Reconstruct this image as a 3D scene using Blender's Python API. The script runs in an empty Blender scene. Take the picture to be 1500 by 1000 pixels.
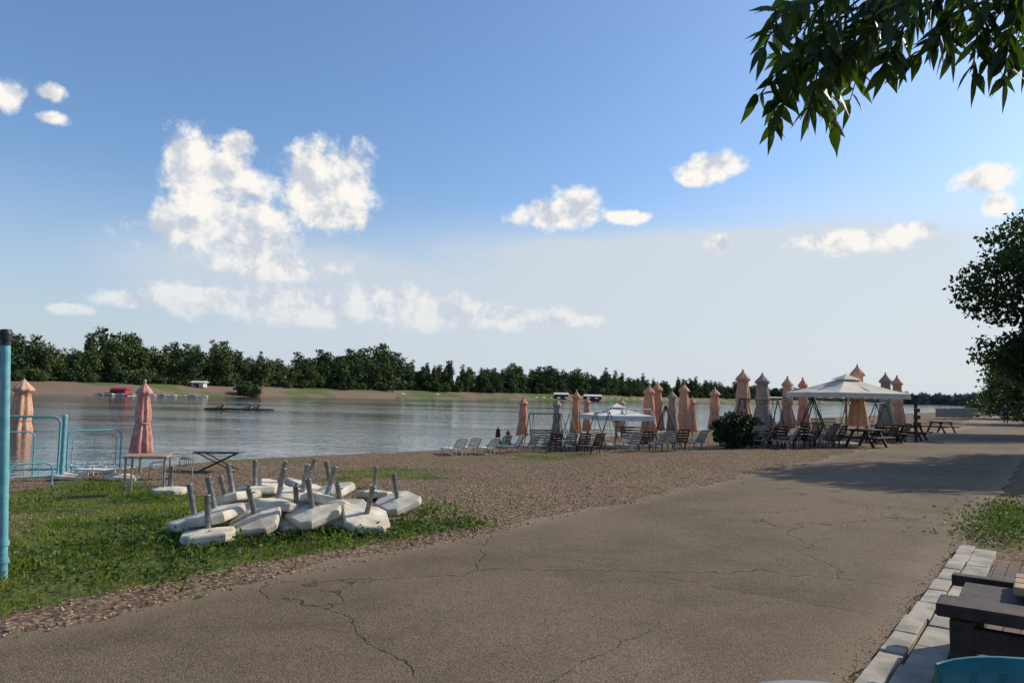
import bpy, bmesh, math, random
import numpy as np
from mathutils import Vector, Matrix, Euler
random.seed(7); rng=np.random.default_rng(11)
scene=bpy.context.scene
scene.view_settings.view_transform='Standard'
scene.view_settings.look='None'
scene.view_settings.exposure=0
coll=scene.collection

# ------------------------------------------------------------------ camera
EYE=1.6
F=1083.0
cd=bpy.data.cameras.new('camera'); cam=bpy.data.objects.new('camera',cd); coll.objects.link(cam)
cd.lens=26.0; cd.sensor_width=36; cd.clip_end=9000; cd.clip_start=0.05
RM=Matrix.Rotation(math.radians(90+4.12),3,'X')@Matrix.Rotation(math.radians(1.23),3,'Z')
cam.matrix_world=Matrix.Translation((0,0,EYE))@RM.to_4x4()
scene.camera=cam
def ray(px,py): return (RM@Vector(((px-750)/F,(500-py)/F,-1.0))).normalized()

# ------------------------------------------------------------------ terrain
def sm(u):
    u=np.clip(u,0,1); return u*u*(3-2*u)
def ST(x,y): return .6*x+.8*y, -.8*x+.6*y
def XY(s,t): return .6*s-.8*t, .8*s+.6*t
def c_off(s): return 4*sm((s-15)/120.0)
def near_shore(s): return 21.6+5.5*sm((s-35)/70.0)+3*sm((s-100)/200.0)+.5*np.sin(s/5.0)*sm((s-4)/10)+.25*np.sin(s/1.9+1)
def far_shore(s): return 213+9*np.sin(s/38.0+.9)+5*np.sin(s/90.0)+14*sm((s-110)/30)*sm((230-s)/60)
WZ=-1.0
def terrain(x,y):
    s,t=ST(x,y)
    ns=near_shore(s); fs=far_shore(s)
    lake=(1-sm((s-1150)/60.0))*sm((s+420)/60.0)
    h=-.3*sm((t-7)/(ns-13))-3.0*sm((t-(ns-5))/15.0)*lake
    h=h+(3.0*lake+3.0)*sm((t-(fs-15))/40.0)
    b=.5*np.sin(1.3*x+.7*y)*np.sin(.9*y-1.1*x+2)+.3*np.sin(3.1*x-2.2*y)*np.sin(2.7*y+1.9*x+1)
    tc=t-c_off(s)
    h=h+.035*b*(sm((tc-5.8)/1.5)+sm((0.2-tc)/1.5)*sm((s-9)/2))
    return h
def P_ground(px,py):
    d=ray(px,py); a=1.0; k=1.0
    o=Vector((0,0,EYE))
    while k<4000:
        p=o+d*k
        if p.z<terrain(p.x,p.y): break
        a=k; k*=1.01
    for _ in range(20):
        m=(a+k)/2; p=o+d*m
        if p.z<terrain(p.x,p.y): k=m
        else: a=m
    return o+d*a
def P_z(px,py,z):
    d=ray(px,py); return Vector((0,0,EYE))+d*((z-EYE)/d.z)
def P_y(px,py,y):
    d=ray(px,py); return Vector((0,0,EYE))+d*(y/d.y)
def gz(x,y): return float(terrain(x,y))

# ------------------------------------------------------------------ mesh helper
class MB:
    def __init__(s): s.v=[]; s.f=[]; s.m=[]; s.sm=[]
    def add(s,vs,fs,mi=0,smooth=False):
        o=len(s.v); s.v+= [tuple(v) for v in vs]
        for f in fs: s.f.append(tuple(i+o for i in f)); s.m.append(mi); s.sm.append(smooth)
    def box(s,c,size,rot=None,mi=0,bev=0.0):
        bm=bmesh.new(); bmesh.ops.create_cube(bm,size=1)
        for v in bm.verts: v.co=Vector((v.co.x*size[0],v.co.y*size[1],v.co.z*size[2]))
        if bev>0: bmesh.ops.bevel(bm,geom=bm.edges[:]+bm.verts[:],offset=bev,segments=1,affect='EDGES')
        R=rot.to_matrix() if isinstance(rot,Euler) else (rot if rot is not None else Matrix.Identity(3))
        bm.verts.index_update()
        s.add([R@v.co+Vector(c) for v in bm.verts],[[v.index for v in f.verts] for f in bm.faces],mi); bm.free()
    def tube(s,p0,p1,r,r2=None,n=8,mi=0,cap=True):
        p0=Vector(p0);p1=Vector(p1); r2=r if r2 is None else r2
        d=(p1-p0); 
        if d.length<1e-6: return
        d.normalize(); a=d.orthogonal().normalized(); b=d.cross(a)
        vs=[];fs=[]
        for k,(p,rr) in enumerate(((p0,r),(p1,r2))):
            for i in range(n):
                an=2*math.pi*i/n; vs.append(p+(a*math.cos(an)+b*math.sin(an))*rr)
        for i in range(n): fs.append((i,(i+1)%n,n+(i+1)%n,n+i))
        s.add(vs,fs,mi,True)
        if cap: s.add(vs,[tuple(range(n-1,-1,-1)),tuple(range(n,2*n))],mi)
    def path(s,pts,r,n=8,mi=0):
        for i in range(len(pts)-1):
            ra=r[i] if isinstance(r,(list,tuple)) else r; rb=r[i+1] if isinstance(r,(list,tuple)) else r
            s.tube(pts[i],pts[i+1],ra,rb,n,mi)
    def lathe(s,prof,c=(0,0,0),n=24,mi=0,mod=None):
        vs=[];fs=[]
        for j,(z,r) in enumerate(prof):
            for i in range(n):
                a=2*math.pi*i/n; rr=r*(mod(a,j,z) if mod else 1)
                vs.append((c[0]+rr*math.cos(a),c[1]+rr*math.sin(a),c[2]+z))
        for j in range(len(prof)-1):
            for i in range(n):
                fs.append((j*n+i,j*n+(i+1)%n,(j+1)*n+(i+1)%n,(j+1)*n+i))
        s.add(vs,fs,mi,True)
    def obj(s,name,mats,loc=(0,0,0),rot=(0,0,0),parent=None):
        me=bpy.data.meshes.new(name); me.from_pydata(s.v,[],s.f)
        for m in mats: me.materials.append(m)
        me.polygons.foreach_set('material_index',s.m); me.polygons.foreach_set('use_smooth',s.sm)
        me.update()
        return link(name,me,loc,rot,parent)
def link(name,me,loc=(0,0,0),rot=(0,0,0),parent=None):
    ob=bpy.data.objects.new(name,me); coll.objects.link(ob); ob.location=loc; ob.rotation_euler=rot
    if parent: ob.parent=parent
    return ob
def empty(name,loc=(0,0,0)):
    ob=bpy.data.objects.new(name,None); coll.objects.link(ob); ob.location=loc; return ob
def npmesh(name,V,Fc,mats,k):
    me=bpy.data.meshes.new(name); V=np.asarray(V,dtype=np.float32); Fc=np.asarray(Fc,dtype=np.int32)
    me.vertices.add(len(V)); me.vertices.foreach_set('co',V.ravel())
    me.loops.add(Fc.size); me.loops.foreach_set('vertex_index',Fc.ravel())
    me.polygons.add(len(Fc)); me.polygons.foreach_set('loop_start',np.arange(0,Fc.size,k,dtype=np.int32))
    me.polygons.foreach_set('loop_total',np.full(len(Fc),k,dtype=np.int32))
    for m in mats: me.materials.append(m)
    me.update(calc_edges=True); me.validate(); return me

# ------------------------------------------------------------------ materials
class NT:
    def __init__(s,nt): s.nt=nt; s.n=nt.nodes; s.l=nt.links
    def node(s,t,**k):
        n=s.n.new(t)
        for a,b in k.items(): setattr(n,a,b)
        return n
    def put(s,sock,v):
        if isinstance(v,bpy.types.NodeSocket): s.l.new(v,sock)
        elif v is not None: 
            if isinstance(v,(tuple,list)) and len(v)==3 and sock.type=='RGBA': v=(*v,1)
            sock.default_value=v
    def math(s,op,a,b=None,c=None,clamp=False):
        n=s.node('ShaderNodeMath',operation=op,use_clamp=clamp)
        for i,v in enumerate((a,b,c)):
            if v is not None: s.put(n.inputs[i],v)
        return n.outputs[0]
    def vm(s,op,a,b=None,c=None,out=0):
        n=s.node('ShaderNodeVectorMath',operation=op)
        for i,v in enumerate((a,b,c)):
            if v is not None: s.put(n.inputs[i],v)
        return n.outputs[out]
    def noise(s,vec,scale,detail=4,rough=.55,dist=0):
        n=s.node('ShaderNodeTexNoise'); s.put(n.inputs['Vector'],vec); n.inputs['Scale'].default_value=scale
        n.inputs['Detail'].default_value=detail; n.inputs['Roughness'].default_value=rough; n.inputs['Distortion'].default_value=dist
        return n.outputs[0]
    def voro(s,vec,scale,feature='F1',out=0,rand=1):
        n=s.node('ShaderNodeTexVoronoi',feature=feature); s.put(n.inputs['Vector'],vec); n.inputs['Scale'].default_value=scale
        n.inputs['Randomness'].default_value=rand
        return n.outputs[out]
    def ss(s,v,a,b,lo=0,hi=1):
        n=s.node('ShaderNodeMapRange',interpolation_type='SMOOTHSTEP'); s.put(n.inputs[0],v)
        n.inputs[1].default_value=a; n.inputs[2].default_value=b; n.inputs[3].default_value=lo; n.inputs[4].default_value=hi
        return n.outputs[0]
    def mix(s,f,a,b,bt='MIX'):
        n=s.node('ShaderNodeMix',data_type='RGBA',blend_type=bt); s.put(n.inputs[0],f); s.put(n.inputs[6],a); s.put(n.inputs[7],b)
        return n.outputs[2]
    def bump(s,h,strength,dist,normal=None):
        n=s.node('ShaderNodeBump'); n.inputs['Strength'].default_value=strength; n.inputs['Distance'].default_value=dist
        s.put(n.inputs['Height'],h)
        if normal is not None: s.put(n.inputs['Normal'],normal)
        return n.outputs[0]
def base_mat(name):
    m=bpy.data.materials.new(name); m.use_nodes=True; t=NT(m.node_tree); b=m.node_tree.nodes['Principled BSDF']
    return m,t,b
def mk(name,col,rough=.7,var=.25,scale=6,bump=.0,bscale=40,metal=0,col2=None,spec=.4,trans=0):
    m,t,b=base_mat(name); tc=t.node('ShaderNodeTexCoord').outputs['Object']
    n=t.noise(tc,scale,5,.6)
    c2=col2 or tuple(x*(1-var*1.6) for x in col)
    c=t.mix(t.ss(n,.32,.68),col,c2); t.put(b.inputs['Base Color'],c)
    b.inputs['Roughness'].default_value=rough; b.inputs['Metallic'].default_value=metal
    b.inputs['Specular IOR Level'].default_value=spec
    if bump: t.put(b.inputs['Normal'],t.bump(t.noise(tc,bscale,4),bump,.01))
    if trans:
        tr=t.node('ShaderNodeBsdfTranslucent'); t.put(tr.inputs[0],c); ms=t.node('ShaderNodeMixShader'); ms.inputs[0].default_value=trans
        t.l.new(b.outputs[0],ms.inputs[1]); t.l.new(tr.outputs[0],ms.inputs[2])
        t.l.new(ms.outputs[0],m.node_tree.nodes['Material Output'].inputs[0])
    return m
def foliage(name,c1,c2,c3,trans=.3,nscale=.5,rough=.6,far=False):
    m,t,b=base_mat(name); tc=t.node('ShaderNodeTexCoord').outputs['Object']
    isl=t.node('ShaderNodeNewGeometry').outputs['Random Per Island']
    c=t.mix(isl,c1,c2); n=t.noise(tc,nscale,3); c=t.mix(t.ss(n,.4,.65),c,c3)
    if far:
        orn=t.node('ShaderNodeObjectInfo').outputs['Random']; c=t.mix(1.0,c,t.mix(orn,(.6,.72,.8),(1.5,1.3,.95)),'MULTIPLY')
    t.put(b.inputs['Base Color'],c); b.inputs['Roughness'].default_value=rough; b.inputs['Specular IOR Level'].default_value=.25
    if trans>0:
        tr=t.node('ShaderNodeBsdfTranslucent'); t.put(tr.inputs[0],t.mix(1.0,c,(1.6,1.5,.6),'MULTIPLY')); ms=t.node('ShaderNodeMixShader'); ms.inputs[0].default_value=trans
        t.l.new(b.outputs[0],ms.inputs[1]); t.l.new(tr.outputs[0],ms.inputs[2]); t.l.new(ms.outputs[0],m.node_tree.nodes['Material Output'].inputs[0])
    return m

M_bark=mk('bark',(.10,.075,.055),.9,.4,8,.6,20)
M_leafFar=foliage('leaf_far',(.052,.082,.028),(.085,.125,.04),(.034,.058,.026),0,.15,.8,True)
M_leafHaze=foliage('leaf_hazy',(.10,.14,.14),(.13,.165,.155),(.085,.115,.12),0,.1,.9)  # aerial haze painted into the leaf colour: paler, bluer greens for the farthest trees
M_leafMid=foliage('leaf_mid',(.03,.05,.016),(.055,.09,.024),(.02,.035,.013),.25,.5)
M_leafNear=foliage('leaf_near',(.03,.06,.015),(.065,.115,.022),(.02,.045,.014),.35,3,.4)
M_bush=foliage('leaf_bush',(.02,.035,.014),(.04,.06,.02),(.012,.022,.01),.1,2)
M_grass=foliage('grass_blades',(.115,.165,.022),(.22,.24,.05),(.06,.11,.018),.38,.9)
M_weed=foliage('weed_leaves',(.06,.11,.018),(.10,.16,.03),(.03,.065,.014),.35,2)

def ground_mat():
    m,t,b=base_mat('ground_soil'); pos=t.node('ShaderNodeNewGeometry').outputs['Position']
    at=t.node('ShaderNodeAttribute',attribute_name='zone'); sep=t.node('ShaderNodeSeparateColor'); t.l.new(at.outputs['Color'],sep.inputs[0])
    G,W,Fb=sep.outputs[0],sep.outputs[1],sep.outputs[2]
    n1=t.noise(pos,.45,5,.6); n2=t.noise(pos,4,6,.68); n3=t.noise(pos,24,4,.7); v=t.voro(pos,19)
    soil=t.mix(t.ss(n2,.32,.68),(.33,.225,.15),(.145,.10,.066))
    soil=t.mix(t.ss(n1,.4,.62,0,.7),soil,(.185,.122,.08))
    soil=t.mix(t.ss(n3,.45,.7,0,.7),soil,(.43,.32,.23))
    soil=t.mix(t.ss(v,.3,.6,0,.7),soil,(.075,.05,.034))
    thin=t.math('MULTIPLY',t.ss(t.noise(pos,.33,4),.49,.59),t.ss(n2,.4,.62))
    soil=t.mix(t.math('MULTIPLY',thin,.7),soil,(.10,.125,.03))
    gr=t.mix(t.ss(n2,.3,.7),(.11,.13,.03),(.05,.065,.02)); gr=t.mix(t.ss(n3,.5,.75),gr,(.19,.155,.08))
    gm=t.ss(t.math('ADD',G,t.math('MULTIPLY',t.math('SUBTRACT',n1,.5),1.1)),.35,.62)
    c=t.mix(gm,soil,gr)
    sand=t.mix(n2,(.215,.155,.115),(.155,.115,.085)); fbc=t.mix(t.ss(t.noise(pos,.035,4),.46,.56),sand,(.09,.12,.04))
    c=t.mix(Fb,c,fbc)
    c=t.mix(t.math('MULTIPLY',W,.65),c,(.08,.065,.05))
    t.put(b.inputs['Base Color'],c); b.inputs['Roughness'].default_value=.95; b.inputs['Specular IOR Level'].default_value=.1
    h=t.math('ADD',t.math('MULTIPLY',n2,1.0),t.math('ADD',t.math('MULTIPLY',n3,.5),t.math('MULTIPLY',v,-.4)))
    t.put(b.inputs['Normal'],t.bump(h,.9,.055)); return m
M_ground=ground_mat()
def asphalt_mat():
    m,t,b=base_mat('worn_asphalt'); pos=t.node('ShaderNodeNewGeometry').outputs['Position']
    n0=t.noise(pos,.30,4); n1=t.noise(pos,1.7,5,.6); n2=t.noise(pos,9,6,.75); n3=t.noise(pos,110,3,.8); v=t.voro(pos,85); v3=t.voro(pos,36)
    c=t.mix(t.ss(n1,.35,.65),(.182,.135,.080),(.124,.091,.056))
    c=t.mix(t.ss(n0,.42,.60,0,.7),c,(.235,.178,.118))
    c=t.mix(t.ss(n2,.46,.7,0,.5),c,(.09,.068,.046))
    c=t.mix(t.ss(n3,.5,.72,0,.75),c,(.34,.27,.19)); c=t.mix(t.ss(v,.35,.6,0,.65),c,(.055,.042,.03))
    c=t.mix(t.ss(v3,.04,.16,.7,0),c,(.36,.29,.21))
    along=t.vm('DOT_PRODUCT',pos,(.6,.8,0),out=1); across=t.vm('DOT_PRODUCT',pos,(-.8,.6,0),out=1)
    nz=t.node('ShaderNodeTexNoise'); t.put(nz.inputs['Vector'],pos); nz.inputs['Scale'].default_value=1.6; nz.inputs['Detail'].default_value=6
    off=t.vm('MULTIPLY',t.vm('SUBTRACT',nz.outputs[1],(.5,.5,.5)),(.7,.7,.7))
    wp=t.vm('ADD',pos,off)
    e=t.voro(wp,.25,'DISTANCE_TO_EDGE')
    crack=t.ss(e,.0006,.0036,1,0); ck=t.math('MULTIPLY',crack,t.ss(n2,.36,.54))
    wob=t.math('MULTIPLY',t.math('SUBTRACT',n1,.5),.34)
    j1=t.ss(t.math('ABSOLUTE',t.math('ADD',t.math('SUBTRACT',across,2.35),wob)),.004,.016,1,0)
    fr=t.math('FRACT',t.math('DIVIDE',t.math('ADD',along,t.math('ADD',wob,1.6)),5.2)); j2=t.ss(t.math('ABSOLUTE',t.math('SUBTRACT',fr,.5)),.001,.0036,1,0)
    j1=t.math('MULTIPLY',j1,t.ss(n0,.44,.56))
    jj=t.math('MULTIPLY',t.math('MAXIMUM',j1,j2),t.ss(n2,.42,.58)); ck=t.math('MAXIMUM',ck,t.math('MULTIPLY',jj,.7))
    c=t.mix(t.math('MULTIPLY',ck,.75),c,(.035,.028,.02))
    sl=t.node('ShaderNodeTexWhiteNoise',noise_dimensions='2D'); cv=t.node('ShaderNodeCombineXYZ')
    t.put(cv.inputs[0],t.math('FLOOR',t.math('DIVIDE',t.math('ADD',along,t.math('ADD',wob,4.2)),5.2))); t.put(cv.inputs[1],t.math('GREATER_THAN',t.math('ADD',across,wob),2.35)); t.put(sl.inputs[0],cv.outputs[0])
    c=t.mix(1.0,c,t.mix(sl.outputs[0],(.92,.92,.92),(1.06,1.06,1.06)),'MULTIPLY')
    ed=t.math('ABSOLUTE',t.math('SUBTRACT',across,3.25)); ed=t.math('ADD',ed,t.math('MULTIPLY',n1,.8))
    c=t.mix(t.ss(ed,2.1,2.75,0,.7),c,t.mix(n2,(.30,.225,.155),(.18,.135,.09)))
    t.put(b.inputs['Base Color'],c); b.inputs['Roughness'].default_value=.85; b.inputs['Specular IOR Level'].default_value=.2
    h=t.math('ADD',t.math('ADD',t.math('MULTIPLY',n3,.6),t.math('MULTIPLY',n2,.7)),t.math('ADD',t.math('MULTIPLY',v,-.35),t.math('MULTIPLY',ck,-.9)))
    t.put(b.inputs['Normal'],t.bump(h,.8,.016)); return m
M_asph=asphalt_mat()
def water_mat():
    m,t,b=base_mat('lake_water'); pos=t.node('ShaderNodeNewGeometry').outputs['Position']
    w1=t.noise(pos,1.6,3,.55,.4); w2=t.noise(pos,5.5,2,.5); w3=t.noise(pos,.35,3,.5); patch=t.ss(t.noise(t.vm('MULTIPLY',pos,(.5,1.2,1)),.03,4,.6),.38,.62,.3,1.0)
    h=t.math('ADD',t.math('MULTIPLY',w1,1.0),t.math('ADD',t.math('MULTIPLY',w2,.22),t.math('MULTIPLY',w3,.9)))
    b.inputs['Base Color'].default_value=(.035,.05,.05,1); b.inputs['Roughness'].default_value=.06; b.inputs['IOR'].default_value=1.33
    t.put(b.inputs['Normal'],t.bump(t.math('MULTIPLY',h,patch),.6,.11)); return m
M_water=water_mat()
M_conc=mk('weathered_concrete',(.62,.57,.47),.9,.22,4,.3,45,col2=(.40,.35,.28))
M_steel=mk('galvanised_steel',(.30,.31,.31),.5,.3,12,0,metal=.4)
M_dark=mk('dark_metal',(.035,.033,.033),.5,.3)
M_dwood=mk('dark_wood',(.05,.03,.022),.7,.4,10,.4,30)
M_lwood=mk('light_wood',(.42,.27,.16),.7,.3,9,.4,30)
M_turq=mk('turquoise_paint',(.15,.38,.43),.45,.2,14,col2=(.10,.28,.32))
M_black=mk('black_plastic',(.015,.015,.015),.5,.2)
M_white=mk('white_plastic',(.60,.60,.58),.5,.2,5)
M_grey=mk('grey_plastic',(.25,.27,.28),.5,.2)
M_teal=mk('teal_plastic',(.015,.15,.17),.4,.15)
M_salmon=mk('salmon_canvas',(.68,.36,.23),.85,.2,5,.3,20,col2=(.55,.27,.17),trans=.2)
M_peach=mk('peach_canvas',(.70,.43,.30),.85,.2,5,.3,20,col2=(.56,.32,.21),trans=.2)
M_beige=mk('beige_canvas',(.44,.37,.31),.85,.2,5,.3,20,trans=.2)
M_pinkred=mk('red_striped_canvas',(.62,.38,.32),.85,.2,7,.3,20,col2=(.48,.17,.15),trans=.2)
M_dred=mk('dark_red_canvas',(.12,.02,.02),.85,.2)
M_cream=mk('cream_canvas',(.68,.62,.53),.85,.12,2,trans=.15)
M_whitec=mk('white_canvas',(.68,.68,.68),.85,.1,2,trans=.15)
M_kerb=mk('kerb_stone',(.36,.32,.265),.85,.3,4,.5,60)
M_skin=mk('skin',(.45,.27,.19),.6,.1); M_cloth=mk('dark_clothes',(.02,.02,.03),.8,.3); M_shirt=mk('shirt',(.05,.06,.08),.8,.2); M_hair=mk('hair',(.03,.02,.015),.7,.2)
M_red=mk('red_boards',(.42,.02,.03),.7,.2); M_roof=mk('pale_roof',(.62,.61,.58),.6,.15); M_glass=mk('dark_window',(.02,.025,.03),.15,.1)

# ------------------------------------------------------------------ ground sheet
def cat(*seg):
    out=[]
    for a,b,st_ in seg: out+=list(np.arange(a,b,st_))
    return np.array(out)
S=cat((-4500,-400,400),(-400,-30,20),(-30,-5,1.2),(-5,45,.28),(45,130,1.5),(130,400,6),(400,1300,25),(1300,5001,400))
T=cat((-4500,-300,400),(-300,-20,20),(-20,-4,1),(-4,28,.25),(28,40,1),(40,190,12),(190,280,2.5),(280,600,20),(600,5001,400))
SS,TT=np.meshgrid(S,T,indexing='ij'); XX,YY=XY(SS,TT); ZZ=terrain(XX,YY)
V=np.stack([XX,YY,ZZ],-1).reshape(-1,3); ni,nj=len(S),len(T)
idx=np.arange(ni*nj).reshape(ni,nj)
Fq=np.stack([idx[:-1,:-1],idx[1:,:-1],idx[1:,1:],idx[:-1,1:]],-1).reshape(-1,4)
me=npmesh('ground',V,Fq,[M_ground],4)
def grass_mask(x,y):
    s,t=ST(x,y); tc=t-c_off(s)
    wob=.6*np.sin(x*1.1+y*.7)+.4*np.sin(2.3*x-1.7*y)
    g=sm((7.6+wob-s)/1.4)*sm((17-t+wob)/2.5)*sm((t-5.75-.15*wob)/.35)
    br=sm((np.sin(x*.9+1.2)*np.sin(y*.8+.4)+.35*np.sin(2.1*x+y)+.25*np.sin(4.3*x-3.1*y)-.28)/.4)*sm((t-7.5)/2)
    g=g*(1-.8*br)
    g2=.6*sm((np.sin(x*.8+.5)*np.sin(y*.55+2)+.2*np.sin(2.7*x+3.3*y)-.3)/.4)*sm((18-t)/3)*sm((t-7)/2)*sm((26-s)/5)
    r=sm((.45-tc)/.4)*sm((s-8.6)/.8)
    return np.clip(np.maximum(np.maximum(g,g2),r),0,1)
Gm=grass_mask(XX,YY); ns=near_shore(SS); fs=far_shore(SS)
Wm=sm((TT-(ns-3))/2.5)*(1-sm((TT-120)/10))
Fm=sm((TT-100)/10)
Gm=np.where(TT>100,0,Gm)
col=np.stack([Gm,Wm,Fm,np.ones_like(Gm)],-1).reshape(-1,4).astype(np.float32)
a=me.color_attributes.new('zone','FLOAT_COLOR','POINT'); a.data.foreach_set('color',col.ravel())
me.polygons.foreach_set('use_smooth',np.ones(len(Fq),dtype=bool))
link('ground',me)

Sp=cat((-25,60,.25),(60,400,4)); rows=[]
for s in Sp:
    c=float(c_off(s)); w=.10*math.sin(s*1.7)+.07*math.sin(s*4.1+1)+.035*math.sin(s*9.7)+.02*math.sin(s*21)
    for t_ in (1.0+.04*math.sin(s*3)+.02*math.sin(s*11)+c, 2.2+c,3.2+c,4.4+c,5.45+w+c): x,y=XY(s,t_); rows.append((x,y,.012))
n=len(Sp); Fp=[(i*5+j,(i+1)*5+j,(i+1)*5+j+1,i*5+j+1) for i in range(n-1) for j in range(4)]
link('asphalt_path',npmesh('asphalt_path',np.array(rows),np.array(Fp),[M_asph],4))
w=[XY(-420,16),XY(1260,24),XY(1260,300),XY(-420,300)]
wm=MB(); wm.add([(x,y,WZ) for x,y in w],[(0,1,2,3)]); wm.obj('lake_water',[M_water])

def paver_mat():
    m,t,b=base_mat('pavers'); pos=t.node('ShaderNodeNewGeometry').outputs['Position']
    mp=t.node('ShaderNodeMapping'); mp.inputs['Rotation'].default_value=(0,0,-math.atan2(.8,.6)); t.put(mp.inputs[0],pos)
    br=t.node('ShaderNodeTexBrick'); t.put(br.inputs[0],mp.outputs[0]); br.inputs['Scale'].default_value=1
    br.inputs['Brick Width'].default_value=.2; br.inputs['Row Height'].default_value=.1; br.inputs['Mortar Size'].default_value=.006
    br.inputs['Color1'].default_value=(.17,.13,.11,1); br.inputs['Color2'].default_value=(.12,.095,.08,1); br.inputs['Mortar'].default_value=(.045,.04,.03,1)
    n=t.noise(pos,4,5); c=t.mix(t.ss(n,.4,.7,0,.6),br.outputs[0],(.15,.12,.09)); t.put(b.inputs['Base Color'],c); b.inputs['Roughness'].default_value=.95; b.inputs['Specular IOR Level'].default_value=.15
    t.put(b.inputs['Normal'],t.bump(t.math('ADD',t.math('MULTIPLY',br.outputs[1],-1),t.noise(pos,40)),.5,.01)); return m
pv=MB(); q=[XY(-6,-6),XY(9.0,-6),XY(9.0,.62),XY(-6,.62)]; pv.add([(x,y,.03) for x,y in q],[(0,1,2,3)]); pv.obj('pavement',[paver_mat()])
kb=MB(); s=-4.0; ang=math.atan2(.8,.6)
while s<9.3:
    for (tt,wd) in ((.73,.19),(.91,.14)):
        x,y=XY(s+.25+(.2 if wd<.16 else 0),tt+random.uniform(-.008,.008)); kb.box((x,y,.01+random.uniform(-.008,.008)),(.490,wd,.1),Euler((random.uniform(-.02,.02),random.uniform(-.012,.012),ang+random.uniform(-.015,.015))),0,.006)
    s+=.5
kb.obj('kerb',[M_kerb])

# ------------------------------------------------------------------ scatter
def sample(n,s0,s1,t0,t1,fn):
    s=rng.uniform(s0,s1,n); t=rng.uniform(t0,t1,n); x,y=XY(s,t); p=fn(x,y,s,t); k=rng.uniform(0,1,n)<p
    return x[k],y[k]
def blades(x,y,h0,h1,wd,lean,per):
    x=np.repeat(x,per)+rng.normal(0,.025,len(x)*per); y=np.repeat(y,per)+rng.normal(0,.025,len(y)*per)
    n=len(x); z=terrain(x,y)-.005; hh=.75+.5*np.sin(2.1*x+1)*np.sin(1.7*y)
    h=rng.uniform(h0,h1,n)*rng.uniform(.6,1.2,n)*np.clip(hh,.4,1.3); a=rng.uniform(0,2*np.pi,n); b=rng.uniform(0,2*np.pi,n); l=h*rng.uniform(.1,lean,n)
    dx,dy=np.cos(a)*wd,np.sin(a)*wd; lx,ly=np.cos(b)*l,np.sin(b)*l
    p=np.stack([x,y,z],-1)
    A=p+np.stack([dx,dy,0*z],-1); B=p-np.stack([dx,dy,0*z],-1)
    C=p+np.stack([lx*.4+dx*.8,ly*.4+dy*.8,h*.6],-1); D=p+np.stack([lx*.4-dx*.8,ly*.4-dy*.8,h*.6],-1); E=p+np.stack([lx,ly,h],-1)
    V=np.stack([A,B,D,C,E],1).reshape(-1,3); i=np.arange(n)*5
    Fc=np.concatenate([np.stack([i,i+1,i+2],-1),np.stack([i,i+2,i+3],-1),np.stack([i+3,i+2,i+4],-1)])
    return V,Fc
x,y=sample(70000,-8,11,5.6,17,lambda x,y,s,t: grass_mask(x,y)**1.5*np.clip(1.15-(t-5)/16,.3,1)*(.3+.7*(np.sin(3*x)*np.sin(2.6*y+1)+.4*np.sin(7*x+5*y)>-.3)))
V1,F1=blades(x,y,.03,.085,.0055,.9,4)
x2,y2=sample(9000,8.5,30,-3,.5,lambda x,y,s,t: grass_mask(x,y))
V2,F2=blades(x2,y2,.05,.14,.008,.9,5)
x3,y3=sample(9000,6,24,5.8,16,lambda x,y,s,t: grass_mask(x,y)*.7)
V3,F3=blades(x3,y3,.03,.07,.007,.9,4)
link('grass',npmesh('grass',np.concatenate([V1,V2,V3]),np.concatenate([F1,F2+len(V1),F3+len(V1)+len(V2)]),[M_grass],3))

def leafquads(C,size,aspect=.5,up=.0):
    n=len(C); u=rng.normal(0,1,(n,3)); u/=np.linalg.norm(u,axis=1)[:,None]; r=rng.normal(0,1,(n,3)); r[:,2]+=up
    v=np.cross(u,r); v/=np.linalg.norm(v,axis=1)[:,None]+1e-9
    sz=(np.asarray(size)*rng.uniform(.6,1.3,n))[:,None]
    A=C-u*sz*.5; B=C+v*sz*aspect*.5; D=C-v*sz*aspect*.5; E=C+u*sz*.5
    V=np.stack([A,B,E,D],1).reshape(-1,3); i=np.arange(n)*4
    return V,np.stack([i,i+1,i+2,i+3],-1)
wc=[]
for px,py,r,n in [(250,790,.5,500),(225,765,.4,350),(330,800,.35,300),(400,795,.45,420),(470,790,.4,380),(540,785,.5,480),(600,775,.5,480),(650,768,.4,300),(690,770,.3,200),(290,815,.5,300),(620,750,.35,250),(180,800,.5,260),(110,800,.5,220),(60,830,.5,260),(140,840,.5,220),(250,845,.45,200),(500,720,.4,150),(230,735,.4,200),(120,720,.6,150),(40,740,.5,150),(180,715,.5,120)]:
    p=P_ground(px,py); k=rng.normal(0,r*.6,(n,2)); X=p.x+k[:,0];Y=p.y+k[:,1]; Z=terrain(X,Y)+np.abs(rng.normal(0,.05,n))+.01; wc.append(np.stack([X,Y,Z],-1))
p=P_ground(1470,800)
for q in range(7):
    k=rng.normal(0,.3,(420,2)); X=p.x+k[:,0]+q*.35+.2;Y=p.y+k[:,1]+q*.45+.3; wc.append(np.stack([X,Y,terrain(X,Y)+np.abs(rng.normal(0,.08,420))+.01],-1))
V,Fc=leafquads(np.concatenate(wc),.055,.5); link('weeds',npmesh('weeds',V,Fc,[M_weed],4))

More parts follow.
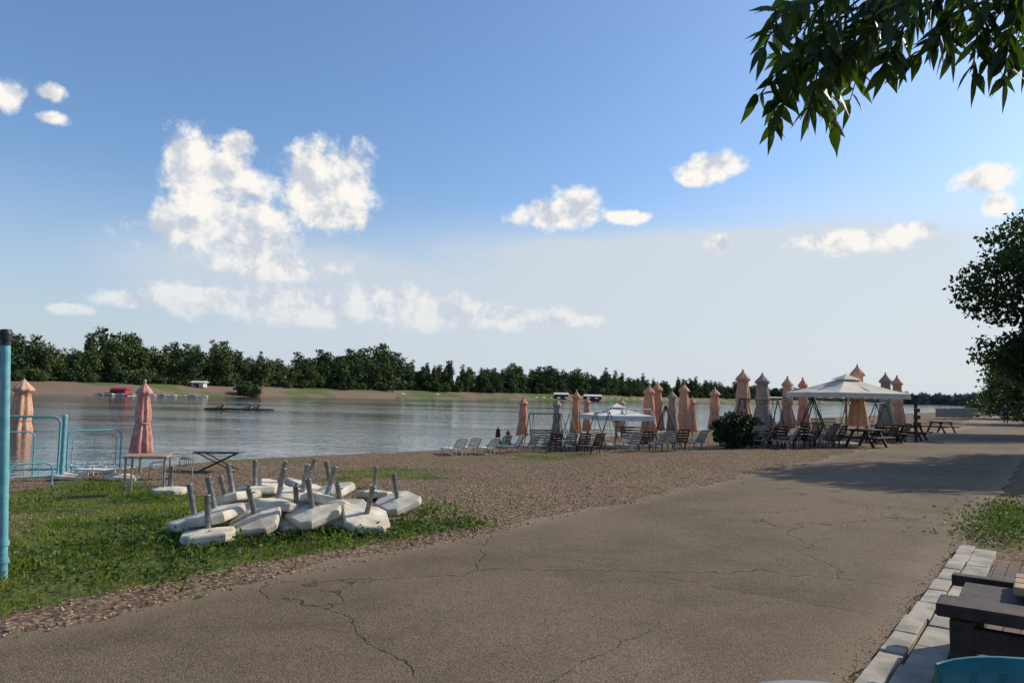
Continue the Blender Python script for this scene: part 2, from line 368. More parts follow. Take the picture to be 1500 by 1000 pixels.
def litter_mat():
    m,t,b=base_mat('dry_litter'); isl=t.node('ShaderNodeNewGeometry').outputs['Random Per Island']
    cr=t.node('ShaderNodeValToRGB'); t.put(cr.inputs[0],isl); e=cr.color_ramp.elements; e[0].color=(.10,.065,.042,1); e[1].color=(.43,.32,.225,1)
    k=e.new(.5); k.color=(.23,.158,.105,1); t.put(b.inputs['Base Color'],cr.outputs[0]); b.inputs['Roughness'].default_value=.9; return m
M_lit=litter_mat()
def edge(x,y,s,t):
    tc=t-c_off(s); return np.clip(.9*np.exp(-((tc-5.55)/.22)**2)+.25*(tc>5.5)*(1-grass_mask(x,y)),0,1)*np.clip(14/np.maximum(s,1),.12,1)
x,y=sample(150000,-6,45,5.0,20,edge)
C=np.stack([x,y,np.maximum(terrain(x,y),np.where(ST(x,y)[1]-c_off(ST(x,y)[0])<5.7,.012,-9))+.012],-1)
V,Fc=leafquads(C,.033+.0*x,.55,3.0); 
V[:,2]=np.repeat(C[:,2],4)+(V[:,2]-np.repeat(C[:,2],4))*.35
link('leaf_litter',npmesh('leaf_litter',V,Fc,[M_lit],4))
def gravel(x,y,smin,smax):
    n=len(x); sz=rng.uniform(smin,smax,n); z=np.where(ST(x,y)[1]-c_off(ST(x,y)[0])<5.45,.012,terrain(x,y))+sz*.15
    P=np.stack([x,y,z],-1); base=np.array([[1,0,0],[0,1,0],[-1,0,0],[0,-1,0],[0,0,.6],[0,0,-.6]],float)
    jit=base[None]*rng.uniform(.6,1.3,(n,6,3)); jit+=rng.normal(0,.12,(n,6,3)); V=P[:,None]+jit*sz[:,None,None]*.5
    i=(np.arange(n)*6)[:,None]; fl=np.array([[0,1,4],[1,2,4],[2,3,4],[3,0,4],[1,0,5],[2,1,5],[3,2,5],[0,3,5]])
    return V.reshape(-1,3),(i[:,:,None]+fl[None]).reshape(-1,3)
x,y=sample(60000,-2,40,5.3,21,lambda x,y,s,t:(1-.9*grass_mask(x,y))*np.clip(9/np.maximum(s,1),.1,1))
Va,Fa=gravel(x,y,.012,.045)
x,y=sample(6000,1,14,1.0,1.35,lambda x,y,s,t:np.exp(-((t-1.02)/.08)**2)); Vb,Fb_=gravel(x,y,.006,.016)
x,y=sample(1300,1,25,1.0,5.4,lambda x,y,s,t:.5+0*x); Vc,Fc_=gravel(x,y,.006,.014)
link('gravel',npmesh('gravel',np.concatenate([Va,Vb,Vc]),np.concatenate([Fa,Fb_+len(Va),Fc_+len(Va)+len(Vb)]),[M_lit],3))

# ------------------------------------------------------------------ trees
def crown_pts(lobes,nclump,per,spread):
    out=[]; vol=np.array([r[0]*r[1]*r[2] for c,r in lobes])**.67; pr=vol/vol.sum()
    for (c,r),p in zip(lobes,pr):
        k=max(3,int(nclump*p)); u=rng.normal(0,1,(k,3)); u/=np.linalg.norm(u,axis=1)[:,None]
        rad=rng.uniform(.35,1.0,k)**.5; cc=np.array(c)+u*rad[:,None]*np.array(r)
        q=np.repeat(cc,per,0)+rng.normal(0,spread,(k*per,3))*np.array([1,1,.7]); out.append(q)
    return np.concatenate(out)
def tree_mesh(name,lobes,trunk_h,tr,nclump,per,spread,leaf,mat,base=(0,0),tz=0):
    C=crown_pts(lobes,nclump,per,spread); V,Fc=leafquads(C,leaf,.6)
    mb=MB(); fork=Vector((base[0],base[1],tz+trunk_h))
    b0=Vector((base[0],base[1],tz-.2)); mid=(b0+fork)/2+Vector((tr*.5,-tr*.3,0)); mb.path([b0,mid,fork],[tr*1.25,tr,tr*.8],9)
    for c,r in lobes:
        c=Vector(c); m1=fork.lerp(c,.5)+Vector((random.uniform(-.1,.1),random.uniform(-.1,.1),.15))*r[0]*.4
        mb.path([fork,m1,c],[tr*.6,tr*.35,tr*.15],6)
        for _ in range(5):
            e=c+Vector((random.uniform(-1,1)*r[0],random.uniform(-1,1)*r[1],random.uniform(-.5,1)*r[2]))*.75; mb.path([m1.lerp(c,random.random()),e],[tr*.16,tr*.04],5)
    o=len(V); tv=np.array(mb.v,float); faces=[f for f in mb.f]
    me=bpy.data.meshes.new(name); me.from_pydata(V.tolist()+tv.tolist(),[],Fc.tolist()+[tuple(i+o for i in f) for f in faces])
    me.materials.append(mat); me.materials.append(M_bark)
    mi=np.zeros(len(me.polygons),dtype=np.int32); mi[len(Fc):]=1; me.polygons.foreach_set('material_index',mi); return me
def rlobes(H,R,n,z0=.3,narrow=False,low=0):
    L=[]
    for i in range(n):
        zz=H*(z0+(.92-z0)*(i+.5)/n); k=math.sin(math.pi*min(1,(zz/H-z0+.12)/(1.1-z0)))**.6
        a=random.uniform(0,6.28); q=R*.55*k*random.uniform(.4,1.2); rr=R*random.uniform(.36,.62)*max(.45,k)
        L.append(((q*math.cos(a),q*math.sin(a),zz),(rr,rr,rr*(.8 if not narrow else 1.3))))
    L.append(((0,0,H*.55),(R*.6,R*.6,H*.25)))
    for i in range(low):
        a=random.uniform(0,6.28); L.append(((R*.8*math.cos(a),R*.8*math.sin(a),H*.12),(R*.55,R*.55,H*.12)))
    return L
variants=[]; hazy=[]
for k in range(8):
    H=random.uniform(12,18); variants.append(tree_mesh('far_tree',rlobes(H,random.uniform(4.4,6.5),random.randint(8,13),.10,False,4),2.0,.3,340,9,.55,.9,M_leafFar))
for k in range(3):
    variants.append(tree_mesh('far_poplar',rlobes(19,2.4,8,.08,True,2),3,.25,190,9,.4,.8,M_leafFar))
for k in range(3):
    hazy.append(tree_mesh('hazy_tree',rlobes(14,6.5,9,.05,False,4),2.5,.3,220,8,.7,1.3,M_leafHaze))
bushes=[tree_mesh('far_bush',rlobes(5,3.4,6,.1),.6,.1,170,8,.35,.7,M_leafFar) for _ in range(2)]
row=empty('distant_tree_row')
def put_tree(me,s,t,sc,scz=None):
    x,y=XY(s,t); o=link('tree',me,(x,y,gz(x,y)-.3),(0,0,random.uniform(0,6.28)),row); o.scale=(sc,sc,scz or sc)
s=20.0
while s<820:
    clump=.92+.18*math.sin(s/17.0)+.12*math.sin(s/6.3+1)
    for off in (25,33,44,58):
        k=random.random(); pop=math.sin(s/23.0+2)>.35
        me_=random.choice(variants[8:]) if k<(.4 if pop else .08) else random.choice(variants[:8])
        hs=random.uniform(.66,1.06)*clump*(1.0 if s<300 else .92)
        if 76<s<92: hs*=1.3
        if 170<s<320: hs*=1.1
        put_tree(me_,s+random.uniform(-4,4),float(far_shore(s))+off+random.uniform(-6,6)+(8*float(sm((140-s)/40))),hs*random.uniform(.95,1.2),hs)
    if random.random()<.95: put_tree(random.choice(bushes),s+random.uniform(-3,3),float(far_shore(s))+19+random.uniform(-2,8),random.uniform(.6,1.2))
    s+=random.uniform(4.0,7.0)*(1 if s<420 else 1.5)
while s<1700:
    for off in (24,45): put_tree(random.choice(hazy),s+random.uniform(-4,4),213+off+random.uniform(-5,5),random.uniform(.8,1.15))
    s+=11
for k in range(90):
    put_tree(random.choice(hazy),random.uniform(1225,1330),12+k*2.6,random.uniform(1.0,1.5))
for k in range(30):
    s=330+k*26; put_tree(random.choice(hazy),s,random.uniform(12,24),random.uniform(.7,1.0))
for px,py,sc in [(362,580,1.0),(375,581,.8),(352,579,.7)]:
    p=P_ground(px,py-1); o=link('tree',bushes[0],(p.x,p.y,p.z),(0,0,px),row); o.scale=(sc,)*3
big=tree_mesh('tree',[((-2.6,0,7.6),(3.0,3.0,2.1)),((-.6,1,9.8),(3.0,3,1.9)),((2.2,0,9.5),(3.6,3.6,2.6)),((-1.0,-.5,5.2),(1.9,2,1.3)),((-3.4,.3,4.2),(1.7,1.6,.8)),((2.5,0,5.5),(3.6,3.6,2.6)),((.6,0,7.3),(2.6,2.6,2.4)),((-1.6,0,3.4),(1.8,1.6,.8)),((0,0,2.2),(2,1.8,.9))],3.2,.28,2000,15,.30,.28,M_leafMid)
o=link('broadleaf_tree',big,(30.6,40,0),(0,0,0)); o.scale=(1.05,1.05,1.07)
mid=[tree_mesh('tree',rlobes(10,6,11,.1,False,4),2.0,.25,700,12,.45,.5,M_leafMid) for _ in range(2)]
for i,(px,d,sc) in enumerate([(1530,85,1.0),(1510,118,1.15),(1498,150,1.25),(1485,205,1.3),(1560,62,.9),(1470,280,1.3),(1462,360,1.3)]):
    p=P_y(px,600,d); o=link('broadleaf_tree',mid[i%2],(p.x,d,0),(0,0,i*1.3)); o.scale=(sc,sc,sc*.95)
sh=tree_mesh('tree',[((0,0,7),(3.2,3.2,2.0)),((-1.2,.8,6),(2.2,2.2,1.4)),((1.3,-1,6.2),(2.3,2.3,1.5)),((0.3,0,8.6),(2.1,2.1,1.3))],3.2,.2,800,14,.3,.28,M_leafMid)
for (x,y,sc) in [(19.8,20.4,1.0),(24.4,24.0,.95),(31.5,31.5,.8),(11.3,5.6,.6)]:
    o=link('broadleaf_tree',sh,(x,y,0),(0,0,x)); o.scale=(sc,)*3

def leaf_shape(p,d,nrm,L,w):
    d=d.normalized(); sd=d.cross(nrm).normalized(); up=sd.cross(d)
    pr=[(0,.06),(.16,.7),(.36,1),(.6,.82),(.84,.32),(1,.02)]
    vs=[];fs=[]
    for k,(a_,b_) in enumerate(pr):
        c=p+d*(L*a_)-Vector((0,0,1))*(L*.2*a_*a_); vs+= [c-sd*(w*b_*.5)+up*(w*.18*b_), c, c+sd*(w*b_*.5)+up*(w*.18*b_)]
    for k in range(len(pr)-1):
        o=k*3; fs+=[(o,o+1,o+4,o+3),(o+1,o+2,o+5,o+4)]
    return vs,fs
mb=MB(); D0=2.9
tr=[Vector((5.6,2.2,-.1)),Vector((5.5,2.25,1.5)),Vector((5.2,2.4,3.0)),Vector((5.1,2.6,4.6))]
mb.path(tr,[.17,.14,.12,.07],12,0)
twigs=[[(1330,-60),(1230,20),(1150,85),(1108,145)],[(1330,-60),(1250,50),(1215,120),(1224,190)],[(1290,-40),(1200,0),(1140,20),(1118,70)],
 [(1250,50),(1180,90),(1140,140),(1130,185)],[(1340,-50),(1300,30),(1262,85),(1240,150)],[(1300,-50),(1220,-5),(1170,50),(1150,115)],
 [(1480,-80),(1440,10),(1425,60),(1424,110)],[(1520,-60),(1490,20),(1475,70),(1470,118)],[(1420,-60),(1370,10),(1320,50),(1290,80)],
 [(1440,-60),(1395,20),(1370,60),(1330,90)],[(1500,-40),(1460,-5),(1405,20),(1370,50)],[(1400,-70),(1330,0),(1280,40),(1240,90)],[(1560,-30),(1520,30),(1505,60),(1500,95)],
 [(1350,-60),(1290,-10),(1210,40),(1180,90)],[(1380,-60),(1340,10),(1310,60),(1296,100)],[(1460,-50),(1420,0),(1390,45),(1388,80)],[(1330,-70),(1250,-20),(1180,-10),(1150,15)],
 [(1230,20),(1200,70),(1192,120),(1188,160)],[(1500,-50),(1480,0),(1450,40),(1447,90)],[(1350,-90),(1270,-60),(1200,-40),(1160,-10)],[(1480,-90),(1410,-40),(1340,-20),(1300,20)],
 [(1300,-20),(1240,30),(1190,60),(1150,80)],[(1320,-30),(1270,40),(1230,90),(1205,130)],[(1280,-30),(1230,10),(1170,20),(1130,50)],[(1340,-30),(1290,40),(1260,60),(1230,100)],[(1540,-60),(1500,-20),(1460,10),(1430,40)],[(1440,-50),(1400,-10),(1350,10),(1310,40)],[(1520,-40),(1490,-10),(1500,30),(1485,70)],
 [(1300,0),(1255,50),(1225,100),(1215,150)],[(1290,20),(1230,70),(1170,100),(1145,150)]]
hub=P_y(1420,-260,D0+.1)
mb.path([tr[2],Vector((4.3,2.6,3.6)),hub,P_y(1340,-90,D0)],[.07,.05,.03,.014],8,0)
mb.path([hub,P_y(1490,-80,D0-.1)],[.03,.012],6,0)
for ti,tw in enumerate(twigs):
    dd=D0+random.uniform(-.35,.35)
    pts=[P_y(px+random.uniform(-5,5),py,dd+.05*k) for k,(px,py) in enumerate(tw)]
    if ti not in (3,17): mb.path([P_y(1340 if tw[0][0]<1400 else 1480,-90,D0),pts[0]],[.008,.006],5,0)
    mb.path(pts,[.006,.0045,.0032,.002],5,0)
    N=24
    for k in range(N):
        u=(k+.5)/N*2.999; i=int(u); p=pts[i].lerp(pts[i+1],u-i); ax=(pts[i+1]-pts[i]).normalized()
        side=ax.cross(Vector((0,-1,0))).normalized()*(1 if k%2 else -1)
        d=(ax*.5+side*random.uniform(.3,1.1)+Vector((random.uniform(-.4,.4),random.uniform(-.7,.7),random.uniform(-.8,-.05))))
        L=random.uniform(.07,.13); nrm=Vector((random.uniform(-1,1),random.uniform(-1,.2),random.uniform(.1,.8))).normalized()
        vs,fs=leaf_shape(p,d,nrm,L,L*random.uniform(.32,.46)); mb.add(vs,fs,1,True)
    vs,fs=leaf_shape(pts[-1],pts[-1]-pts[-2],Vector((.3,-1,.2)),.11,.035); mb.add(vs,fs,1,True)
for k in range(9):
    a_=random.uniform(0,6.28); e=Vector((5.4+1.9*math.cos(a_),1.6+1.6*math.sin(a_),random.uniform(4.6,6.2)))
    mb.path([tr[3],tr[3].lerp(e,.5)+Vector((0,0,.2)),e],[.05,.03,.01],6,0)
    for q in range(110):
        p=e+Vector((random.gauss(0,.5),random.gauss(0,.5),random.gauss(0,.35)))
        vs,fs=leaf_shape(p,Vector((random.uniform(-1,1),random.uniform(-1,1),random.uniform(-1,.2))),Vector((random.uniform(-1,1),random.uniform(-1,1),1)).normalized(),.11,.035); mb.add(vs,fs,1,True)
mb.obj('overhanging_tree',[M_bark,M_leafNear])

p=P_ground(1062,652)
bm_=tree_mesh('bush',[((0,0,.78),(.85,.7,.58)),((-.4,0,.7),(.6,.5,.5)),((.45,.1,.7),(.55,.5,.52)),((0,0,.4),(.95,.7,.4))],.3,.04,560,14,.06,.11,M_bush)
o=link('bush',bm_,(p.x,p.y-1.6,p.z)); o.scale=(.92,)*3

# ------------------------------------------------------------------ parasol bases
def base_mesh():
    m=MB(); a=.26; c=.09
    def ring(h,z): 
        k=h/a; cc=c*k; return [(h,-h+cc,z),(h,h-cc,z),(h-cc,h,z),(-h+cc,h,z),(-h,h-cc,z),(-h,-h+cc,z),(-h+cc,-h,z),(h-cc,-h,z)]
    R=[ring(a*.90,0),ring(a*.97,.012),ring(a,.035),ring(a,.08),ring(a*.975,.095),ring(a*.93,.104),ring(a*.5,.118),ring(a*.30,.130),ring(a*.27,.132)]
    vs=sum(R,[]); fs=[]; K=len(R)
    for j in range(K-1):
        for i in range(8): fs.append((j*8+i,j*8+(i+1)%8,(j+1)*8+(i+1)%8,(j+1)*8+i))
    fs.append(tuple(range(7,-1,-1))); fs.append(tuple(range((K-1)*8,K*8))); m.add(vs,fs,0)
    m.lathe([(.11,.03),(.46,.03),(.462,.033),(.475,.033),(.475,.023),(.38,.023)],(0,0,0),14,1)
    m.tube((.03,0,.40),(.06,0,.40),.008,None,6,1); m.tube((.058,-.018,.40),(.058,.018,.40),.006,None,5,1)
    return m
bmsh=base_mesh().obj('tmp',[M_conc,M_steel]); bme=bmsh.data; bpy.data.objects.remove(bmsh)
heap=[(306,786,.01,170,5,20),(288,768,.04,190,12,45),(338,752,.08,235,20,25),(376,770,.05,262,30,5),(436,764,.05,275,26,18),
 (503,762,.05,258,26,-8),(534,768,.03,310,20,20),(374,724,.18,120,14,35),(404,744,.20,60,12,10),(344,738,.20,150,18,60),(440,732,.22,330,12,0),
 (474,742,.20,60,20,25),(446,712,.14,20,16,50),(548,724,.0,90,10,15),(584,742,.03,245,18,40),(488,720,.18,210,14,70),(405,712,.10,350,16,20),(318,760,.14,200,14,70),(460,758,.12,250,18,45)]
for (px,py,z0,az,tl,yw) in heap:
    p=P_z(px,py,z0+.06)
    ax_=Vector((-math.sin(math.radians(az)),math.cos(math.radians(az)),0))
    R=Matrix.Rotation(math.radians(tl),3,ax_)@Matrix.Rotation(math.radians(yw),3,'Z')
    lift=.25*math.sin(math.radians(tl))*.75
    o=bpy.data.objects.new('parasol_base',bme); coll.objects.link(o); o.matrix_world=Matrix.Translation((p.x,p.y,gz(p.x,p.y)+z0+lift))@R.to_4x4()
for (px,py) in [(250,722)]:
    p=P_ground(px,py); o=bpy.data.objects.new('parasol_base',bme); coll.objects.link(o); o.location=(p.x,p.y,p.z-.02)

# ------------------------------------------------------------------ closed parasols
def closed_parasol(p,H,mat,name='closed_parasol',wide=1.0,lean=(0,0)):
    m=MB(); ch=.76*H; ztop=H-.06
    r0=.105*H*wide
    pr=[(0,.04),(.03,.22),(.07,.45),(.12,.78),(.155,.92),(.175,.80),(.19,.62),(.28,.66),(.42,.80),(.52,.82),(.57,.74),(.60,.72),(.66,.84),(.80,1.0),(.92,1.10),(.985,1.16),(1.0,1.08)]
    ph=random.uniform(0,6); kk=[random.uniform(.85,1.15) for _ in range(8)]
    def mod(a_,j,z):
        amp=.04+.20*(j/len(pr)); return (1+amp*math.cos(8*a_+ph+.25*math.sin(j*.8+ph)))*kk[int(a_/6.2832*8)%8]**(.5*j/len(pr))
    m.lathe([(ztop-ch*f_,r0*r_) for f_,r_ in pr],(0,0,0),40,0,mod)
    m.lathe([(ztop-ch*f_,r0*r_*.8) for f_,r_ in pr[-5:]],(0,0,0),24,0)
    m.tube((0,0,-.05),(0,0,H-.05),.022+.004*H,None,10,1); m.lathe([(H-.08,.03),(H-.04,.035),(H,.008)],(0,0,0),10,1)
    zt=ztop-ch*.585; m.lathe([(zt-.02,r0*.80),(zt-.01,r0*.84),(zt+.01,r0*.84),(zt+.02,r0*.80)],(0,0,0),24,2)
    return m.obj(name,[mat,M_lwood if random.random()<.5 else M_steel,M_beige],(p.x,p.y,p.z),(lean[0],lean[1],random.uniform(0,6)))
def H_at(px,pytop,p): return P_y(px,pytop,p.y).z-p.z
spec=[(205,692,555,M_pinkred,.85),(24,690,553,M_peach,1.1),
 (765,653,580,M_salmon,.9),(815,655,583,M_beige,.9),(843,652,570,M_salmon,.85),(860,645,580,M_salmon,.8),(910,646,582,M_peach,.8),(951,652,562,M_salmon,.95),(961,650,558,M_salmon,.9),
 (985,650,570,M_beige,.85),(1001,648,560,M_peach,.95),(1014,646,580,M_salmon,.8),(1047,646,566,M_peach,1.0),(1088,652,540,M_peach,.95),(1118,651,545,M_beige,1.0),
 (1153,648,550,M_peach,.85),(1177,645,552,M_salmon,.75),(1257,650,533,M_peach,.95),(1299,645,545,M_beige,.9),(1315,644,549,M_peach,.85)]
for px,pf,pt,mt,wd in spec:
    p=P_ground(px,pf); closed_parasol(p,H_at(px,pt,p),mt,wide=wd,lean=(random.uniform(-.015,.015),random.uniform(-.015,.015)))
for px,pf,pt in [(694,655,630),(729,655,624),(744,656,628)]:
    p=P_ground(px,pf); closed_parasol(p,H_at(px,pt,p),M_dred,'small_red_parasol',1.3)

def open_parasol(p,H,half,drop,mat,name='open_parasol'):
    m=MB(); N=8
    def pt(i,k,rad,z):
        a_=2*math.pi*i/N; f_=1/max(abs(math.cos(a_)),abs(math.sin(a_))); return (rad*f_*math.cos(a_),rad*f_*math.sin(a_),z)
    vs=[];fs=[]
    rr=[(.12,H-.18),(.4,H-.14-drop*.38),(.7,H-.14-drop*.70),(1.0,H-.10-drop)]
    for k,(r_,z) in enumerate(rr):
        for i in range(N): vs.append(pt(i,k,r_*half,z-(.03 if (i%2==0 and 0<k<3) else 0)))
    for k in range(3):
        for i in range(N): fs.append((k*N+i,k*N+(i+1)%N,(k+1)*N+(i+1)%N,(k+1)*N+i))
    m.add(vs,fs,0)
    M=40; vs=[];fs=[]
    for i in range(M+1):
        a_=2*math.pi*i/M; x_,y_,_=pt(i*N/M,0,half*1.003,0); vs+=[(x_,y_,H-.10-drop),(x_*1.004,y_*1.004,H-.10-drop-.17-.025*(i%2))]
    for i in range(M): fs.append((2*i,2*i+2,2*i+3,2*i+1))
    m.add(vs,fs,0)
    vs=[(0,0,H)]+[pt(i,0,half*.26,H-.10-drop*.16) for i in range(N)]; m.add(vs,[(0,1+i,1+(i+1)%N) for i in range(N)],0)
    m.tube((0,0,0),(0,0,H-.02),.04,None,10,1); m.tube((0,0,H-.04),(0,0,H+.05),.02,.008,8,1)
    for i in range(N):
        e=pt(i,0,half*.98,H-.12-drop); m.tube((0,0,H-.2),e,.012,None,5,1); q=Vector((0,0,H-.75)); m.tube(q,Vector((0,0,H-.2)).lerp(Vector(e),.5),.010,None,5,1)
    m.box((0,0,.05),(.8,.8,.1),None,2,.02)
    return m.obj(name,[mat,M_lwood,M_conc],(p.x,p.y,p.z),(0,0,.25))
p=P_ground(1240,652); open_parasol(p,H_at(1237,548,p),1.5,.60,M_cream)
p=P_y(902,664,27.5); p.z=gz(p.x,p.y); open_parasol(p,H_at(900,590,p),1.05,.34,M_whitec)

# ------------------------------------------------------------------ loungers, swings, tables, chairs
def lounger_mesh(back=40):
    m=MB(); b=math.radians(back)
    for sx in (-.29,.29):
        m.box((sx,.45,.33),(.05,1.25,.05),None,0,.008)
        m.box((sx,-.18-.33*math.cos(b),.33+.33*math.sin(b)),(.05,.72,.045),Euler((-b,0,0)),0,.008)
        for yy in (-.1,.95): m.box((sx,yy,.16),(.045,.06,.32),None,0,.008)
        m.box((sx,.1,.46),(.04,.4,.03),None,0,.006); m.box((sx,.27,.4),(.04,.04,.12),None,0)
    for k in range(9): m.box((0,-.08+k*.138,.34),(.54,.105,.02),None,0,.004)
    for k in range(5):
        d=.1+k*.14; m.box((0,-.15-d*math.cos(b),.34+d*math.sin(b)),(.54,.105,.02),Euler((-b,0,0)),0,.004)
    m.tube((-.27,-.45,.0),(-.27,-.5,.55),.012,None,6,0); m.tube((.27,-.45,.0),(.27,-.5,.55),.012,None,6,0)
    return m
def mesh_of(mb,mats):
    o=mb.obj('t',mats); me=o.data; bpy.data.objects.remove(o); return me
Lw=mesh_of(lounger_mesh(50),[M_white]); Lg=mesh_of(lounger_mesh(60),[M_grey]); Ld=mesh_of(lounger_mesh(65),[M_dwood]); Lf=mesh_of(lounger_mesh(8),[M_white])
lst=[(668,667,Lw,30,.62),(690,665,Lw,20,.62),(716,665,Lw,35,.6),(735,662,Lg,15,.6),(752,663,Lg,40,.62),(775,662,Lg,20,.62),(795,662,Lg,35,.62),(812,662,Ld,15,.65),(832,661,Lg,40,.65),(852,661,Ld,20,.65),(870,664,Ld,35,.65),(925,662,Lg,30,.65),(942,660,Ld,20,.68),
 (962,660,Lg,40,.68),(978,660,Lg,15,.68),(994,659,Ld,30,.7),(1020,658,Lg,30,.7),(1103,656,Lg,20,.78),(1118,657,Ld,40,.78),(1135,656,Ld,25,.8),(1152,657,Lg,50,.8),(1168,656,Ld,20,.8),(1186,656,Ld,35,.8),(1205,654,Lg,20,.8),(1222,655,Ld,45,.8),(1100,649,Lg,25,.8),(1140,648,Lw,40,.8),(1190,647,Lg,30,.8),(1300,650,Ld,40,.8),(1318,648,Ld,20,.8),(1125,651,Ld,100,.8),(1212,649,Ld,60,.8)]
for px,py,me_,r_,sc in lst:
    p=P_ground(px,py); o=link('sun_lounger',me_,p,(0,0,math.radians(r_+random.uniform(-25,25)))); o.scale=(sc,)*3
for px,py,r_ in [(155,702,80),(122,697,60)]:
    p=P_ground(px,py); o=link('sun_lounger',Lf,p,(0,0,math.radians(r_))); o.scale=(.6,)*3
def swing_mesh():
    m=MB()
    for sx in (-.85,.85):
        m.tube((sx,-.65,0),(sx*.97,0,1.75),.022,None,7,0); m.tube((sx,.65,0),(sx*.97,0,1.75),.022,None,7,0); m.tube((sx*.985,-.38,.75),(sx*.985,.38,.75),.014,None,6,0)
    m.tube((-.85,0,1.75),(.85,0,1.75),.025,None,7,0)
    for sx in (-.6,.6):
        m.tube((sx,0,1.75),(sx,-.22,.5),.01,None,5,0); m.tube((sx,0,1.75),(sx,.25,.45),.01,None,5,0)
    for k in range(5): m.box((0,-.2+k*.11,.45),(1.25,.08,.025),None,1,.004)
    for k in range(4): m.box((0,.3+.05*k,.55+k*.12),(1.25,.02,.08),Euler((-.35,0,0)),1,.004)
    return m
SwD=mesh_of(swing_mesh(),[M_dark,M_dwood]); SwL=mesh_of(swing_mesh(),[M_steel,M_dwood])
for px,py,me_,r_,sc in [(797,658,SwD,20,.72),(828,655,SwL,70,.72),(882,660,SwD,60,.75),(932,656,SwL,30,.8),(975,654,SwD,80,.85),(1112,652,SwD,15,.95),(1137,650,SwL,40,1),(1190,650,SwD,70,1),(1218,648,SwL,20,1),(1290,648,SwD,50,.9)]:
    p=P_ground(px,py); o=link('garden_swing',me_,p,(0,0,math.radians(r_))); o.scale=(sc,)*3
def picnic_mesh():
    m=MB()
    for k in range(5): m.box((0,-.32+k*.16,.74),(1.7,.145,.045),None,0,.006)
    for sy in (-.72,.72):
        for k in (-.075,.075): m.box((0,sy+k,.44),(1.7,.135,.045),None,0,.006)
    for sx in (-.6,.6):
        m.box((sx,0,.405),(.09,1.6,.07),None,0,.006); m.box((sx,0,.70),(.09,.78,.06),None,0,.005)
        for sg in (-1,1): m.box((sx+.05,sg*.42,.36),(.08,.1,.82),Euler((sg*.45,0,0)),0,.006)
    return m
Pm=mesh_of(picnic_mesh(),[M_dwood])
for px,py,r_ in [(1268,655,40),(1298,648,70),(1335,645,50),(1288,642,20),(1378,634,30)]:
    p=P_ground(px,py); o=link('picnic_table',Pm,p,(0,0,math.radians(r_))); o.scale=(.85,)*3
p=P_ground(1342,648); m=MB(); H=H_at(1342,580,p); m.box((0,0,H/2),(.1,.1,H),None,0,.01); 
for k in range(3): m.box((0,-.06,H*.4+k*.28),(.4-.05*k,.04,.18),None,0,.01)
m.box((0,0,H+.02),(.35,.25,.06),None,0,.01); m.obj('wooden_signpost',[M_dwood],p,(0,0,.3))
for i,(px,py) in enumerate([(1398,613),(1414,611),(1432,610)]):
    p=P_ground(px,py); m=MB()
    for k in range(4): m.box((k*1.05-1.6,0,.65),(.98,.05,1.0),None,0,.01); m.tube((k*1.05-2.12,0,0),(k*1.05-2.12,0,1.25),.03,None,8,1)
    m.tube((2.08,0,0),(2.08,0,1.25),.03,None,8,1); m.obj('windbreak',[M_beige,M_steel],p,(0,0,.2*i))

def frame_table(w,d,h,cross):
    m=MB(); m.box((0,0,h),(w,d,.025),None,1,.005)
    for a_,b_ in (((-1,-1),(1,-1)),((1,-1),(1,1)),((1,1),(-1,1)),((-1,1),(-1,-1))):
        m.tube((a_[0]*w/2,a_[1]*d/2,h-.02),(b_[0]*w/2,b_[1]*d/2,h-.02),.014,None,7,0)
    if cross:
        for sy in (-1,1):
            m.tube((-w*.42,sy*d*.4,0),(w*.42,sy*d*.4,h-.03),.014,None,7,0); m.tube((w*.42,sy*d*.4,0),(-w*.42,sy*d*.4,h-.03),.014,None,7,0)
        m.tube((-w*.42,-d*.4,.02),(-w*.42,d*.4,.02),.012,None,6,0); m.tube((w*.42,-d*.4,.02),(w*.42,d*.4,.02),.012,None,6,0)
    else:
        for sx in (-1,1):
            for sy in (-1,1): m.tube((sx*w*.46,sy*d*.46,0),(sx*w*.46,sy*d*.46,h-.02),.018,None,8,0)
        m.tube((-w*.46,-d*.46,.15),(w*.46,-d*.46,.15),.01,None,6,0)
    return m
p=P_ground(215,722); frame_table(.66,.5,.64,False).obj('metal_table',[M_steel,M_lwood],p,(0,0,.25))
p=P_ground(320,690); frame_table(1.0,.5,.46,True).obj('folding_table',[M_dark,M_steel],p,(0,0,.1))
